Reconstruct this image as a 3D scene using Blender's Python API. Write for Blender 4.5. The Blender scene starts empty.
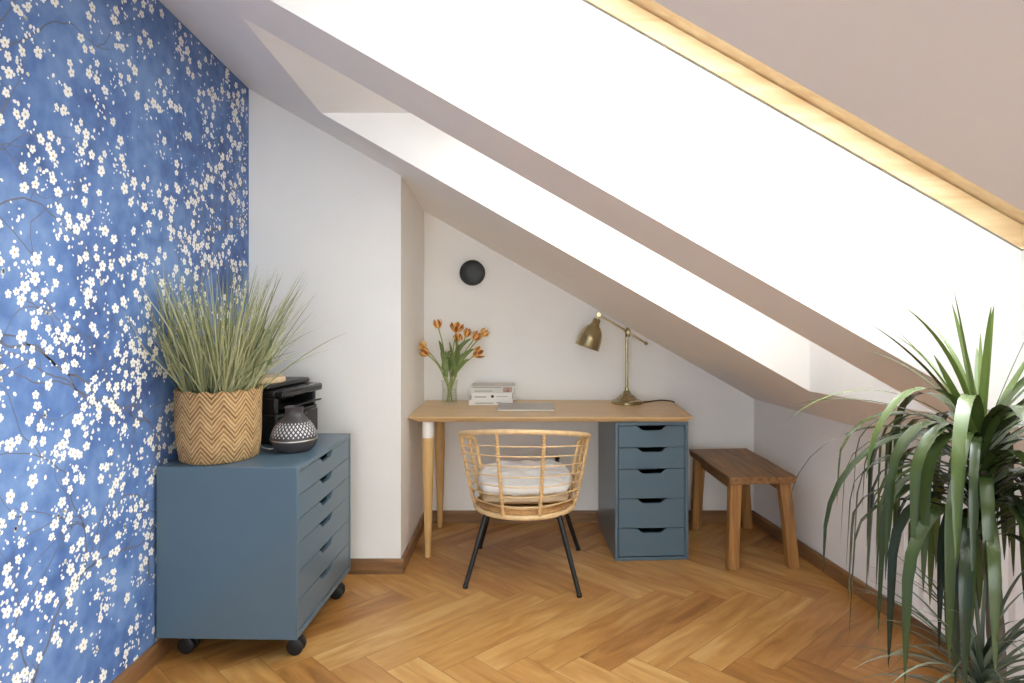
import bpy, bmesh, math, random
from mathutils import Vector, Matrix, noise
C = bpy.context.scene.collection
PI = math.pi
random.seed(7)

# ------------------------------------------------------------------ helpers
def lin(r, g, b):
    f = lambda c: (c/255/12.92) if c/255 <= .04045 else ((c/255+.055)/1.055)**2.4
    return (f(r), f(g), f(b), 1)

class MB:
    """collects shapes and links them as ONE mesh object"""
    def __init__(s): s.v, s.f, s.m, s.uv = [], [], [], {}
    def add(s, vs, fs, mi=0):
        o = len(s.v); s.v += [tuple(p) for p in vs]
        for f in fs: s.f.append(tuple(i+o for i in f)); s.m.append(mi)
    def box(s, x0, y0, z0, x1, y1, z1, mi=0):
        vs = [(x, y, z) for z in (z0, z1) for y in (y0, y1) for x in (x0, x1)]
        s.add(vs, [(0,2,3,1),(4,5,7,6),(0,1,5,4),(2,6,7,3),(0,4,6,2),(1,3,7,5)], mi)
    def hexa(s, low, top, mi=0):       # two quads of corners, same order
        n = len(low); vs = list(low)+list(top)
        fs = [tuple(reversed(range(n))), tuple(range(n, 2*n))]
        fs += [(i, (i+1) % n, n+(i+1) % n, n+i) for i in range(n)]
        s.add(vs, fs, mi)
    def prism(s, poly, off, mi=0):
        off = Vector(off); s.hexa([Vector(p) for p in poly], [Vector(p)+off for p in poly], mi)
    def tube(s, pts, rad, n=8, closed=False, cap=True, mi=0):
        pts = [Vector(p) for p in pts]; N = len(pts)
        R = rad if callable(rad) else (lambda t: rad)
        tang = []
        for i in range(N):
            a = pts[(i-1) % N] if (closed or i > 0) else pts[i]
            b = pts[(i+1) % N] if (closed or i < N-1) else pts[i]
            tang.append((b-a).normalized())
        u = tang[0].orthogonal().normalized(); vs = []
        for i in range(N):
            u = (u - tang[i]*u.dot(tang[i])).normalized(); w = tang[i].cross(u)
            r = R(i/max(1, N-1))
            vs += [pts[i]+(u*math.cos(2*PI*k/n)+w*math.sin(2*PI*k/n))*r for k in range(n)]
        fs = []
        for i in range(N if closed else N-1):
            j = (i+1) % N
            fs += [(i*n+k, i*n+(k+1) % n, j*n+(k+1) % n, j*n+k) for k in range(n)]
        if cap and not closed:
            fs += [tuple(reversed(range(n))), tuple((N-1)*n+k for k in range(n))]
        s.add(vs, fs, mi)
    def lathe(s, prof, n=32, M=None, cap0=True, cap1=True, mi=0, wob=None):
        vs = []
        for i, (r, z) in enumerate(prof):
            for k in range(n):
                a = 2*PI*k/n; p = Vector((r*math.cos(a), r*math.sin(a), z))
                if wob: p = wob(p, a, i)
                vs.append(M @ p if M else p)
        fs = []
        for i in range(len(prof)-1):
            fs += [(i*n+k, i*n+(k+1) % n, (i+1)*n+(k+1) % n, (i+1)*n+k) for k in range(n)]
        if cap0: fs.append(tuple(reversed(range(n))))
        if cap1: fs.append(tuple((len(prof)-1)*n+k for k in range(n)))
        s.add(vs, fs, mi)
    def build(s, name, mats, parent=None, smooth=False, bevel=0, loc=None, rotz=0):
        me = bpy.data.meshes.new(name); me.from_pydata(s.v, [], s.f)
        mats = mats if isinstance(mats, (list, tuple)) else [mats]
        for m in mats: me.materials.append(m)
        me.polygons.foreach_set('material_index', s.m)
        bm = bmesh.new(); bm.from_mesh(me)
        bmesh.ops.recalc_face_normals(bm, faces=bm.faces)
        bm.to_mesh(me); bm.free()
        o = bpy.data.objects.new(name, me); C.objects.link(o)
        if smooth:
            me.polygons.foreach_set('use_smooth', [True]*len(me.polygons))
            me.set_sharp_from_angle(angle=math.radians(smooth if smooth > 1 else 40))
        if bevel:
            b = o.modifiers.new('bevel', 'BEVEL'); b.width = bevel; b.segments = 2
            b.limit_method = 'ANGLE'; b.angle_limit = math.radians(40)
            me.polygons.foreach_set('use_smooth', [True]*len(me.polygons))
            me.set_sharp_from_angle(angle=math.radians(60))
        if parent: o.parent = parent
        if loc: o.location = loc
        o.rotation_euler.z = rotz
        return o

def tag(o, label=None, cat=None, group=None, kind=None):
    for k, v in (('label', label), ('category', cat), ('group', group), ('kind', kind)):
        if v: o[k] = v
    return o
def thing(name, label, cat, loc, rotz=0, group=None):
    o = bpy.data.objects.new(name, None); C.objects.link(o)
    o.empty_display_size = .1
    o.location = loc; o.rotation_euler = (0, 0, rotz)
    return tag(o, label, cat, group)

CX, CY, F, EYE = 535, 302, 683, 1.29
def at(px, py, Y): return Vector(((px-CX)/F*Y, Y, EYE-(py-CY)/F*Y))
def roof(X, Y): return 1.853-.57*X-.1*Y
def knee(Y): return 1.2825+.15*(4-Y)
def smoothpath(pts, n=8):
    """Catmull-Rom through the points"""
    P = [Vector(p) for p in pts]; P = [P[0]*2-P[1]]+P+[P[-1]*2-P[-2]]; out = []
    for i in range(1, len(P)-2):
        a, b, c, d = P[i-1:i+3]
        for k in range(n):
            t = k/n
            out.append(.5*((2*b)+(c-a)*t+(2*a-5*b+4*c-d)*t*t+(3*b-a-3*c+d)*t**3))
    return out+[P[-2]]

# ---------------------------------------------------------------- materials
def mat(name):
    m = bpy.data.materials.new(name); m.use_nodes = True
    nt = m.node_tree; return m, nt, nt.nodes['Principled BSDF']
def N(nt, t, **kw):
    n = nt.nodes.new(t)
    for k, v in kw.items(): setattr(n, k, v)
    return n
def ramp(nt, fac, stops):
    r = N(nt, 'ShaderNodeValToRGB'); e = r.color_ramp.elements
    while len(e) < len(stops): e.new(.5)
    for k, (p, c) in enumerate(stops): e[k].position = p; e[k].color = c
    nt.links.new(fac, r.inputs[0]); return r
def math_(nt, op, a, b=None, c=None):
    n = N(nt, 'ShaderNodeMath', operation=op)
    for i, x in enumerate((a, b, c)):
        if x is None: continue
        if isinstance(x, (int, float)): n.inputs[i].default_value = x
        else: nt.links.new(x, n.inputs[i])
    return n.outputs[0]
def bump(nt, b, h, strength=.2, dist=.002):
    n = N(nt, 'ShaderNodeBump'); n.inputs['Strength'].default_value = strength; n.inputs['Distance'].default_value = dist
    nt.links.new(h, n.inputs['Height']); nt.links.new(n.outputs[0], b.inputs['Normal'])
def plain(name, col, rough=.5, metal=0, var=.05, scale=6, bmp=0, bscale=200, coat=0, spec=.5):
    m, nt, b = mat(name)
    tc = N(nt, 'ShaderNodeTexCoord'); no = N(nt, 'ShaderNodeTexNoise')
    no.inputs['Scale'].default_value = scale; no.inputs['Detail'].default_value = 4
    nt.links.new(tc.outputs['Object'], no.inputs['Vector'])
    c0 = tuple(x*(1-var) for x in col[:3])+(1,); c1 = tuple(min(1, x*(1+var)) for x in col[:3])+(1,)
    r = ramp(nt, no.outputs[0], [(.3, c0), (.7, c1)])
    nt.links.new(r.outputs[0], b.inputs['Base Color'])
    b.inputs['Roughness'].default_value = rough; b.inputs['Metallic'].default_value = metal
    b.inputs['Coat Weight'].default_value = coat; b.inputs['Specular IOR Level'].default_value = spec
    if bmp:
        n2 = N(nt, 'ShaderNodeTexNoise'); n2.inputs['Scale'].default_value = bscale
        nt.links.new(tc.outputs['Object'], n2.inputs['Vector']); bump(nt, b, n2.outputs[0], bmp)
    return m
def wood(name, light, dark, axis=0, rough=.45, stretch=14, scale=2.2, bmp=.08):
    m, nt, b = mat(name)
    tc = N(nt, 'ShaderNodeTexCoord'); mp = N(nt, 'ShaderNodeMapping')
    sc = [stretch]*3; sc[axis] = 1; mp.inputs['Scale'].default_value = sc
    nt.links.new(tc.outputs['Object'], mp.inputs['Vector'])
    no = N(nt, 'ShaderNodeTexNoise'); no.inputs['Scale'].default_value = scale; no.inputs['Detail'].default_value = 8
    no.inputs['Distortion'].default_value = .6
    nt.links.new(mp.outputs[0], no.inputs['Vector'])
    mid = tuple((a+c)/2 for a, c in zip(light, dark))
    r = ramp(nt, no.outputs[0], [(.28, dark), (.5, mid), (.72, light)])
    nt.links.new(r.outputs[0], b.inputs['Base Color']); b.inputs['Roughness'].default_value = rough
    bump(nt, b, no.outputs[0], bmp, .002)
    return m

M = {}
M['paint'] = plain('white_paint', (.88, .873, .86, 1), .7, var=.012, bmp=.04, bscale=350)
M['paint_ceiling'] = M['paint']
M['skirting'] = wood('skirting_oak', lin(152, 112, 74), lin(108, 76, 48), 0, .4, 10, 3)
M['skirting_y'] = wood('skirting_oak_y', lin(152, 112, 74), lin(108, 76, 48), 1, .4, 10, 3)
M['pine'] = wood('pine_frame', lin(236, 214, 174), lin(214, 182, 136), 0, .4, 16, 2.5)
M['dark_gap'] = plain('grey_rubber', lin(120, 119, 112), .7)
M['seal'] = plain('brown_seal', lin(112, 84, 52), .7)
M['blue'] = plain('blue_lacquer', lin(86, 108, 123), .3, var=.02)
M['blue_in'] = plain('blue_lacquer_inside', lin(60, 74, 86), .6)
M['oak_top'] = wood('oak_desktop', lin(222, 192, 146), lin(206, 171, 124), 0, .38, 12, 2.2, .04)
M['ash_leg'] = wood('ash_leg', lin(222, 186, 128), lin(200, 158, 100), 2, .45, 14, 3)
M['white_lacquer'] = plain('white_lacquer', (.82, .82, .80, 1), .35, var=.01)
M['bench'] = wood('bench_wood', lin(166, 124, 80), lin(104, 72, 42), 1, .5, 12, 3.2, .15)
M['bench_leg'] = wood('bench_leg_wood', lin(182, 134, 78), lin(132, 90, 48), 2, .5, 12, 3.2, .12)
M['rattan'] = plain('rattan', lin(232, 200, 150), .45, var=.12, scale=40)
M['rattan_wrap'] = plain('rattan_wrapping', lin(226, 188, 134), .5, var=.2, scale=60)
M['rattan_seat'] = plain('woven_seat', lin(196, 150, 96), .6, var=.2, scale=50, bmp=.3, bscale=120)
M['black_metal'] = plain('black_metal', lin(20, 20, 21), .45, var=.03)
M['black_plastic'] = plain('black_plastic', lin(24, 24, 26), .38, var=.04)
M['black_gloss'] = plain('black_gloss_plastic', lin(18, 18, 20), .2, var=.02)
M['caster'] = plain('caster_rubber', lin(24, 24, 26), .5)
M['white_fabric'] = plain('white_cotton', (.84, .84, .83, 1), .85, var=.02, bmp=.15, bscale=90)
M['beige_fabric'] = plain('beige_cotton', lin(206, 184, 152), .9, var=.05, bmp=.2, bscale=200)
M['brass'] = plain('antique_brass', lin(176, 163, 126), .26, 1, var=.08, scale=12)
M['silver'] = plain('silver_aluminium', lin(176, 170, 162), .32, .9, var=.02)
M['laptop_edge'] = plain('laptop_edge', lin(222, 218, 206), .35, .3, var=.01)
M['paper'] = plain('paper_white', lin(224, 220, 212), .8, var=.03)
M['cover_white'] = plain('cover_white', lin(228, 226, 222), .5, var=.02)
M['cover_grey'] = plain('cover_pale_grey', lin(205, 203, 196), .5, var=.03)
M['ink'] = plain('ink_grey', lin(150, 146, 140), .6)
M['ink_black'] = plain('ink_black', lin(36, 36, 38), .6)
M['ink_red'] = plain('ink_red_brown', lin(178, 140, 128), .6, var=.3, scale=90)
M['ceramic_dark'] = plain('matte_charcoal', lin(62, 58, 60), .45, var=.05)
M['diffuser_hole'] = plain('pale_liner', lin(205, 204, 206), .6)
M['disc_wood'] = wood('pale_disc_wood', lin(224, 196, 160), lin(204, 172, 132), 0, .5, 8, 4)
M['green_panel'] = plain('grey_green_canvas', lin(104, 124, 108), .8, var=.08)
M['white_plastic'] = plain('white_plastic', (.8, .8, .8, 1), .4, var=.01)
M['radiator'] = plain('radiator_enamel', (.86, .86, .86, 1), .35, var=.01)
M['soil'] = plain('soil', lin(60, 45, 34), .95, var=.3, scale=40)
M['terracotta_white'] = plain('white_glazed_pot', (.75, .75, .73, 1), .4, var=.02)
M['stem_green'] = plain('tulip_stem', lin(146, 160, 88), .5, var=.15, scale=30)
M['tulip_leaf'] = plain('tulip_leaf', lin(116, 134, 78), .5, var=.25, scale=30)
M['water'] = None
M['trunk'] = plain('dracaena_trunk', lin(112, 104, 92), .85, var=.25, scale=40, bmp=.5, bscale=60)
M['cord_black'] = plain('cord_dark', lin(46, 38, 32), .5)

def leaf_material(name, c0, c1, rough):
    m, nt, b = mat(name)
    at_ = N(nt, 'ShaderNodeAttribute'); at_.attribute_name = 'tint'
    r = ramp(nt, at_.outputs['Fac'], [(0, c0), (1, c1)])
    nt.links.new(r.outputs[0], b.inputs['Base Color']); b.inputs['Roughness'].default_value = rough
    return m
M['grass'] = leaf_material('grass_blade', lin(112, 120, 74), lin(206, 206, 164), .6)
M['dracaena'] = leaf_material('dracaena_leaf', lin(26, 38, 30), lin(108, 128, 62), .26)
M['spiky'] = leaf_material('spiky_leaf', lin(62, 74, 62), lin(150, 160, 136), .34)

def glass(name, tint=(.97, .985, .98, 1), body=.06):
    m = bpy.data.materials.new(name); m.use_nodes = True; nt = m.node_tree; nt.nodes.clear()
    out = N(nt, 'ShaderNodeOutputMaterial'); mx = N(nt, 'ShaderNodeMixShader')
    tr = N(nt, 'ShaderNodeBsdfTransparent'); tr.inputs[0].default_value = tint
    gl = N(nt, 'ShaderNodeBsdfGlossy'); gl.inputs['Roughness'].default_value = .03
    fr = N(nt, 'ShaderNodeLayerWeight'); fr.inputs[0].default_value = .25
    f = math_(nt, 'MULTIPLY_ADD', fr.outputs['Facing'], .35, body)
    nt.links.new(f, mx.inputs[0]); nt.links.new(tr.outputs[0], mx.inputs[1]); nt.links.new(gl.outputs[0], mx.inputs[2])
    nt.links.new(mx.outputs[0], out.inputs[0]); return m
M['pane'] = glass('window_glass', body=.03)
M['vase_glass'] = glass('vase_glass', (.975, .985, .975, 1), .03)
M['water'] = glass('vase_water', (.975, .985, .96, 1), .015)

# wallpaper
def wallpaper():
    m, nt, b = mat('blue_blossom_wallpaper')
    tc = N(nt, 'ShaderNodeTexCoord')
    n1 = N(nt, 'ShaderNodeTexNoise'); n1.inputs['Scale'].default_value = 3.2; n1.inputs['Detail'].default_value = 5
    n2 = N(nt, 'ShaderNodeTexNoise'); n2.inputs['Scale'].default_value = 17; n2.inputs['Detail'].default_value = 4
    for n in (n1, n2): nt.links.new(tc.outputs['Object'], n.inputs['Vector'])
    s = math_(nt, 'MULTIPLY_ADD', n2.outputs[0], .45, math_(nt, 'MULTIPLY', n1.outputs[0], .6))
    r = ramp(nt, s, [(.36, lin(62, 88, 142)), (.5, lin(88, 122, 180)), (.66, lin(118, 150, 200))])
    nt.links.new(r.outputs[0], b.inputs['Base Color']); b.inputs['Roughness'].default_value = .65
    return m
M['wallpaper'] = wallpaper()
M['petal'] = plain('wallpaper_petal', lin(246, 246, 242), .65, var=.03, scale=60)
M['petal_mid'] = plain('wallpaper_petal_heart', lin(186, 168, 128), .65, var=.1, scale=60)
M['twig'] = plain('wallpaper_twig', lin(104, 108, 124), .65, var=.1, scale=30)

def floor_mat():
    m, nt, b = mat('oak_herringbone')
    uv = N(nt, 'ShaderNodeUVMap'); uv.uv_map = 'plank'
    a = N(nt, 'ShaderNodeAttribute'); a.attribute_name = 'plank_id'
    sep = N(nt, 'ShaderNodeSeparateXYZ'); nt.links.new(uv.outputs[0], sep.inputs[0])
    u, v = sep.outputs[0], sep.outputs[1]
    mp = N(nt, 'ShaderNodeMapping'); mp.inputs['Scale'].default_value = (1.5, 9, 1)
    nt.links.new(uv.outputs[0], mp.inputs['Vector'])
    g = N(nt, 'ShaderNodeTexNoise', noise_dimensions='4D'); g.inputs['Scale'].default_value = 2.2
    g.inputs['Detail'].default_value = 9; g.inputs['Distortion'].default_value = .9
    nt.links.new(mp.outputs[0], g.inputs['Vector'])
    nt.links.new(math_(nt, 'MULTIPLY', a.outputs['Fac'], 97.0), g.inputs['W'])
    tone = math_(nt, 'ADD', math_(nt, 'MULTIPLY', a.outputs['Fac'], .30), math_(nt, 'MULTIPLY', g.outputs[0], .85))
    r = ramp(nt, tone, [(.22, lin(126, 80, 38)), (.48, lin(172, 120, 62)), (.68, lin(194, 146, 84)), (.9, lin(214, 174, 114))])
    # knots
    mk = N(nt, 'ShaderNodeMapping'); mk.inputs['Scale'].default_value = (2.6, 6, 1)
    nt.links.new(uv.outputs[0], mk.inputs['Vector'])
    vo = N(nt, 'ShaderNodeTexVoronoi', voronoi_dimensions='4D'); vo.inputs['Scale'].default_value = 1.1
    nt.links.new(mk.outputs[0], vo.inputs['Vector']); nt.links.new(math_(nt, 'MULTIPLY', a.outputs['Fac'], 31.0), vo.inputs['W'])
    kr = ramp(nt, vo.outputs['Distance'], [(.05, (1, 1, 1, 1)), (.16, (0, 0, 0, 1))])
    mx = N(nt, 'ShaderNodeMix', data_type='RGBA'); mx.inputs['B'].default_value = lin(74, 44, 22)
    nt.links.new(math_(nt, 'MULTIPLY', kr.outputs[0], .8), mx.inputs['Factor']); nt.links.new(r.outputs[0], mx.inputs['A'])
    # joints
    ed = math_(nt, 'MINIMUM', math_(nt, 'MINIMUM', u, math_(nt, 'SUBTRACT', PL, u)), math_(nt, 'MINIMUM', v, math_(nt, 'SUBTRACT', PW, v)))
    jr = ramp(nt, math_(nt, 'MULTIPLY', ed, 100.0), [(.05, (1, 1, 1, 1)), (.16, (0, 0, 0, 1))])
    mj = N(nt, 'ShaderNodeMix', data_type='RGBA'); mj.inputs['B'].default_value = lin(96, 58, 28)
    nt.links.new(math_(nt, 'MULTIPLY', jr.outputs[0], .75), mj.inputs['Factor']); nt.links.new(mx.outputs['Result'], mj.inputs['A'])
    nt.links.new(mj.outputs['Result'], b.inputs['Base Color'])
    b.inputs['Roughness'].default_value = .36
    h = math_(nt, 'SUBTRACT', math_(nt, 'MULTIPLY', g.outputs[0], .25), jr.outputs[0])
    bump(nt, b, h, .12, .002)
    return m

# ------------------------------------------------------------------ the room
YB, YP, YR = 4.0, 3.25, -1.6          # back wall, pier front, rear wall
XL = -1.362
OPEN = [(2.065, 2.84), (.88, 1.755)]   # skylight shafts
OXL = -.89
def oxr(Y): return 1.14+.1*(2.85-Y)
PL, PW = .808, .138

def build_floor():
    L, w = PL, PW; q = math.sqrt(.5)
    ox = -1.2036-w*q; oy = 2.483-(w-2*L)*q
    bm = bmesh.new(); uvl = bm.loops.layers.uv.new('plank'); idl = bm.faces.layers.float.new('plank_id')
    def put(x, y, sx, sy, horiz):
        pts = [(x, y), (x+sx, y), (x+sx, y+sy), (x, y+sy)]
        W = [((a+b)*q+ox, (b-a)*q+oy) for a, b in pts]
        if min(p[0] for p in W) > 2.5 or max(p[0] for p in W) < -1.5 or min(p[1] for p in W) > 4.1 or max(p[1] for p in W) < -2.6: return
        f = bm.faces.new([bm.verts.new((X, Y, 0)) for X, Y in W])
        uvs = [(0, 0), (L, 0), (L, w), (0, w)] if horiz else [(0, w), (0, 0), (L, 0), (L, w)]
        for lp, t in zip(f.loops, uvs): lp[uvl].uv = t
        f[idl] = random.random()
    for m in range(-12, 13):
        for k in range(-80, 81):
            bx, by = k*w+m*L, k*w-m*L
            put(bx, by, L, w, True); put(bx+L, by+w-L, w, L, False)
    def cut(co, no):
        bmesh.ops.bisect_plane(bm, geom=bm.verts[:]+bm.edges[:]+bm.faces[:], plane_co=co, plane_no=no, clear_outer=True)
    cut((XL, 0, 0), (-1, 0, 0)); cut((0, YB, 0), (0, 1, 0)); cut((0, YR, 0), (0, -1, 0)); cut((knee(4), 4, 0), (1, .15, 0))
    me = bpy.data.meshes.new('floor'); bm.to_mesh(me); bm.free(); me.materials.append(floor_mat())
    o = bpy.data.objects.new('floor', me); C.objects.link(o)
    return tag(o, kind='structure')
build_floor()

def blossom_wall():
    mb = MB(); rnd = random.Random(21)
    top = lambda Y: roof(XL, Y)
    mb.hexa([(XL, YR, 0), (XL, YP+.05, 0), (XL, YP+.05, top(YP+.05)), (XL, YR, top(YR))],
            [(XL-.1, YR, 0), (XL-.1, YP+.05, 0), (XL-.1, YP+.05, top(YP+.05)), (XL-.1, YR, top(YR))], 0)
    Y0, Y1 = -.2, YP-.01
    lay = [0]
    def P(y, z, e): return (XL+e, y, z)
    def ok(y, z, r): return Y0 < y < Y1-r and r < z < top(y)-r*1.05
    def flower(y, z, r, a0, sq, e):
        if not ok(y, z, r): return
        n = 30; vs = [P(y, z, e)]; sa = rnd.uniform(0, PI)
        for k in range(n):
            t = 2*PI*k/n; rr = r*(.6+.4*abs(math.cos(2.5*t))**.55)
            dy, dz = rr*math.cos(t+a0), rr*math.sin(t+a0)
            c, s_ = math.cos(sa), math.sin(sa); p_, q_ = dy*c+dz*s_, (-dy*s_+dz*c)*sq
            vs.append(P(y+p_*c-q_*s_, z+p_*s_+q_*c, e))
        mb.add(vs, [(0, 1+k, 1+(k+1) % n) for k in range(n)], 1)
        h = r*.26; vs = []
        for k in range(10):
            t = 2*PI*k/10; rr = h*(1 if k % 2 else .5)
            vs.append(P(y+rr*math.cos(t+a0), z+rr*math.sin(t+a0), e+.00015))
        mb.add(vs, [tuple(range(10))], 2)
    def bud(y, z, r, a):
        if not ok(y, z, r): return
        n = 9; c, s_ = math.cos(a), math.sin(a); vs = []
        for k in range(n):
            t = 2*PI*k/n; p_, q_ = r*math.cos(t), r*.7*math.sin(t)
            vs.append(P(y+p_*c-q_*s_, z+p_*s_+q_*c, .0005))
        mb.add(vs, [tuple(range(n))], 1)
    def strip(pts, w0, w1):
        n = len(pts); vs = []
        for i, (y, z) in enumerate(pts):
            a = pts[max(0, i-1)]; b = pts[min(n-1, i+1)]
            d = Vector((b[0]-a[0], b[1]-a[1])).normalized(); w = w0+(w1-w0)*i/(n-1)
            vs += [P(y-d.y*w, z+d.x*w, .0003), P(y+d.y*w, z-d.x*w, .0003)]
        fs = []
        for i in range(n-1):
            if all(ok(*pts[j], .006) for j in (i, i+1)): fs.append((2*i, 2*i+1, 2*i+3, 2*i+2))
        mb.add(vs, fs, 3)
    spots = []
    def cluster(y, z):
        cnt = rnd.choice([1, 2, 2, 3, 3, 4, 5]); a = rnd.uniform(0, PI)
        for k in range(cnt):
            for _ in range(6):
                r = rnd.uniform(.0125, .021)
                d = rnd.uniform(-.5, .5)*.036*cnt; s_ = rnd.gauss(0, .014)
                yy, zz = y+d*math.cos(a)-s_*math.sin(a), z+d*math.sin(a)+s_*math.cos(a)
                if all((yy-q[0])**2+(zz-q[1])**2 > ((r+q[2])*.86)**2 for q in spots[-400:]):
                    spots.append((yy, zz, r)); flower(yy, zz, r, rnd.uniform(0, 6), rnd.uniform(.72, 1), .0006+.00002*rnd.random()); break
        a = rnd.uniform(0, 6)
        for k in range(rnd.randint(5, 14)):
            d = rnd.uniform(.03, .085); t = a+rnd.gauss(0, .8)
            bud(y+d*math.cos(t), z+d*math.sin(t), rnd.choice([.0035, .0045, .006, .0075]), rnd.uniform(0, 6))
    def grow(y, z, ang, length, w, depth):
        pts = [(y, z)]; st = .022; n = int(length/st)
        for i in range(n):
            ang += rnd.gauss(0, .2); y += st*math.cos(ang); z += st*math.sin(ang); pts.append((y, z))
            if i > 2 and rnd.random() < .10: 
                t = ang+rnd.choice([-1, 1])*rnd.uniform(.5, 1.3); d = rnd.uniform(.02, .06)
                cluster(y+d*math.cos(t), z+d*math.sin(t))
                if depth < 2: strip([(y, z), (y+d*.5*math.cos(t), z+d*.5*math.sin(t)), (y+d*math.cos(t+.2), z+d*math.sin(t+.2))], .0016, .0008)
            if depth < 2 and i > 3 and rnd.random() < .085:
                grow(y, z, ang+rnd.choice([-1, 1])*rnd.uniform(.5, 1.0), length*rnd.uniform(.35, .6), w*.65, depth+1)
        strip(pts, w, w*.4)
    for k in range(16):
        grow(-.2+k*.23+rnd.uniform(-.08, .08), rnd.uniform(-.05, 1.5), rnd.uniform(1.0, 2.2), rnd.uniform(.9, 1.6), .0045, 0)
    G = .112
    for a in range(int((Y1-Y0)/G)+1):
        for b_ in range(int(2.65/G)+1):
            y, z = Y0+(a+.5*(b_ % 2)+rnd.uniform(-.38, .38)*1.1)*G, (b_+.5+rnd.uniform(-.42, .42))*G
            if rnd.random() < .88 and all((y-q[0])**2+(z-q[1])**2 > .04**2 for q in spots): cluster(y, z)
    for k in range(900):
        bud(rnd.uniform(Y0, Y1), rnd.uniform(.03, 2.6), rnd.choice([.003, .004, .0055]), rnd.uniform(0, 6))
    o = mb.build('wall_left', [M['wallpaper'], M['petal'], M['petal_mid'], M['twig']])
    tag(o, kind='structure')
blossom_wall()

def wallp(name, poly, off):
    mb = MB(); mb.prism(poly, off); tag(mb.build(name, M['paint']), kind='structure')
wallp('wall_back', [(-.65, YB, 0), (knee(YB), YB, 0), (knee(YB), YB, roof(knee(YB), YB)), (-.65, YB, roof(-.65, YB))], (0, .1, 0))
mb = MB()
mb.hexa([(XL, YP, 0), (-.638, YP, 0), (-.638, YP, roof(-.638, YP)), (XL, YP, roof(XL, YP))],
        [(XL, YB+.1, 0), (-.65, YB+.1, 0), (-.65, YB+.1, roof(-.65, YB)), (XL, YB+.1, roof(XL, YB))])
tag(mb.build('wall_pier', M['paint']), kind='structure')
kr, kb = knee(YR), knee(YB)
wallp('wall_right', [(kb, YB, 0), (kr, YR, 0), (kr, YR, roof(kr, YR)), (kb, YB, roof(kb, YB))], (.1, .015, 0))
# rear wall, behind the camera; its large window is added for fill light
RO = [(XL, 0), (kr, 0), (kr, roof(kr, YR)), (XL, roof(XL, YR))]
RI = [(-1.25, .12), (1.25, .12), (1.25, roof(1.25, YR)-.14), (-1.25, roof(-1.25, YR)-.14)]
def rear_ring(mb, A, B, y0, y1):
    for k in range(4):
        j = (k+1) % 4; q = [A[k], A[j], B[j], B[k]]
        mb.hexa([(x, y0, z) for x, z in q], [(x, y1, z) for x, z in q])
mb = MB(); rear_ring(mb, RO, RI, YR, YR-.1); tag(mb.build('wall_rear', M['paint']), kind='structure')
def rear_fill_window():
    I2 = [(-1.19, .18), (1.19, .18), (1.19, roof(1.19, YR)-.2), (-1.19, roof(-1.19, YR)-.2)]
    mb = MB(); rear_ring(mb, RI, I2, YR-.03, YR-.09)
    for x in (-.4, .4): mb.box(x-.03, YR-.09, .18, x+.03, YR-.03, roof(x, YR)-.2)
    fr = mb.build('window_4', M['white_lacquer']); tag(fr, kind='structure')
    mb = MB(); mb.prism([(x, YR-.055, z) for x, z in I2], (0, -.01, 0)); mb.build('pane', M['pane'], fr)
    L = bpy.data.lights.new('sky_portal', 'AREA'); L.shape = 'RECTANGLE'; L.cycles.is_portal = True; L.size = 2.5; L.size_y = 2.6
    o = bpy.data.objects.new('sky_portal', L); C.objects.link(o); o.location = (0, YR-.12, 1.4); o.rotation_euler = (PI/2, 0, PI)
rear_fill_window()

HS = .456
XS = OXL+HS/.57                        # where the level soffit meets the window
def rp(X, Y, h=0): return (X, Y, roof(X, Y)+h)
def build_ceiling():
    mb = MB()
    ys = sorted([YR-.1, YB+.1]+[y for o in OPEN for y in o])
    for a, b in zip(ys, ys[1:]):
        xa, xb = knee(a)+.08, knee(b)+.08
        if (a, b) in OPEN:
            mb.add([rp(XL-.1, a), rp(OXL, a), rp(OXL, b), rp(XL-.1, b)], [(0, 1, 2, 3)])
            mb.add([rp(oxr(a), a), rp(xa, a), rp(xb, b), rp(oxr(b), b)], [(0, 1, 2, 3)])
            for y in (a, b):
                mb.add([rp(OXL, y), rp(oxr(y), y), rp(oxr(y), y, HS), rp(XS, y, HS)], [(0, 1, 2, 3)])
            mb.add([rp(OXL, a), rp(OXL, b), rp(XS, b, HS), rp(XS, a, HS)], [(0, 1, 2, 3)])
            mb.add([rp(oxr(a), a), rp(oxr(b), b), rp(oxr(b), b, HS), rp(oxr(a), a, HS)], [(0, 1, 2, 3)])
        else:
            mb.add([rp(XL-.1, a), rp(xa, a), rp(xb, b), rp(XL-.1, b)], [(0, 1, 2, 3)])
    tag(mb.build('ceiling', M['paint_ceiling']), kind='structure')
build_ceiling()

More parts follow.
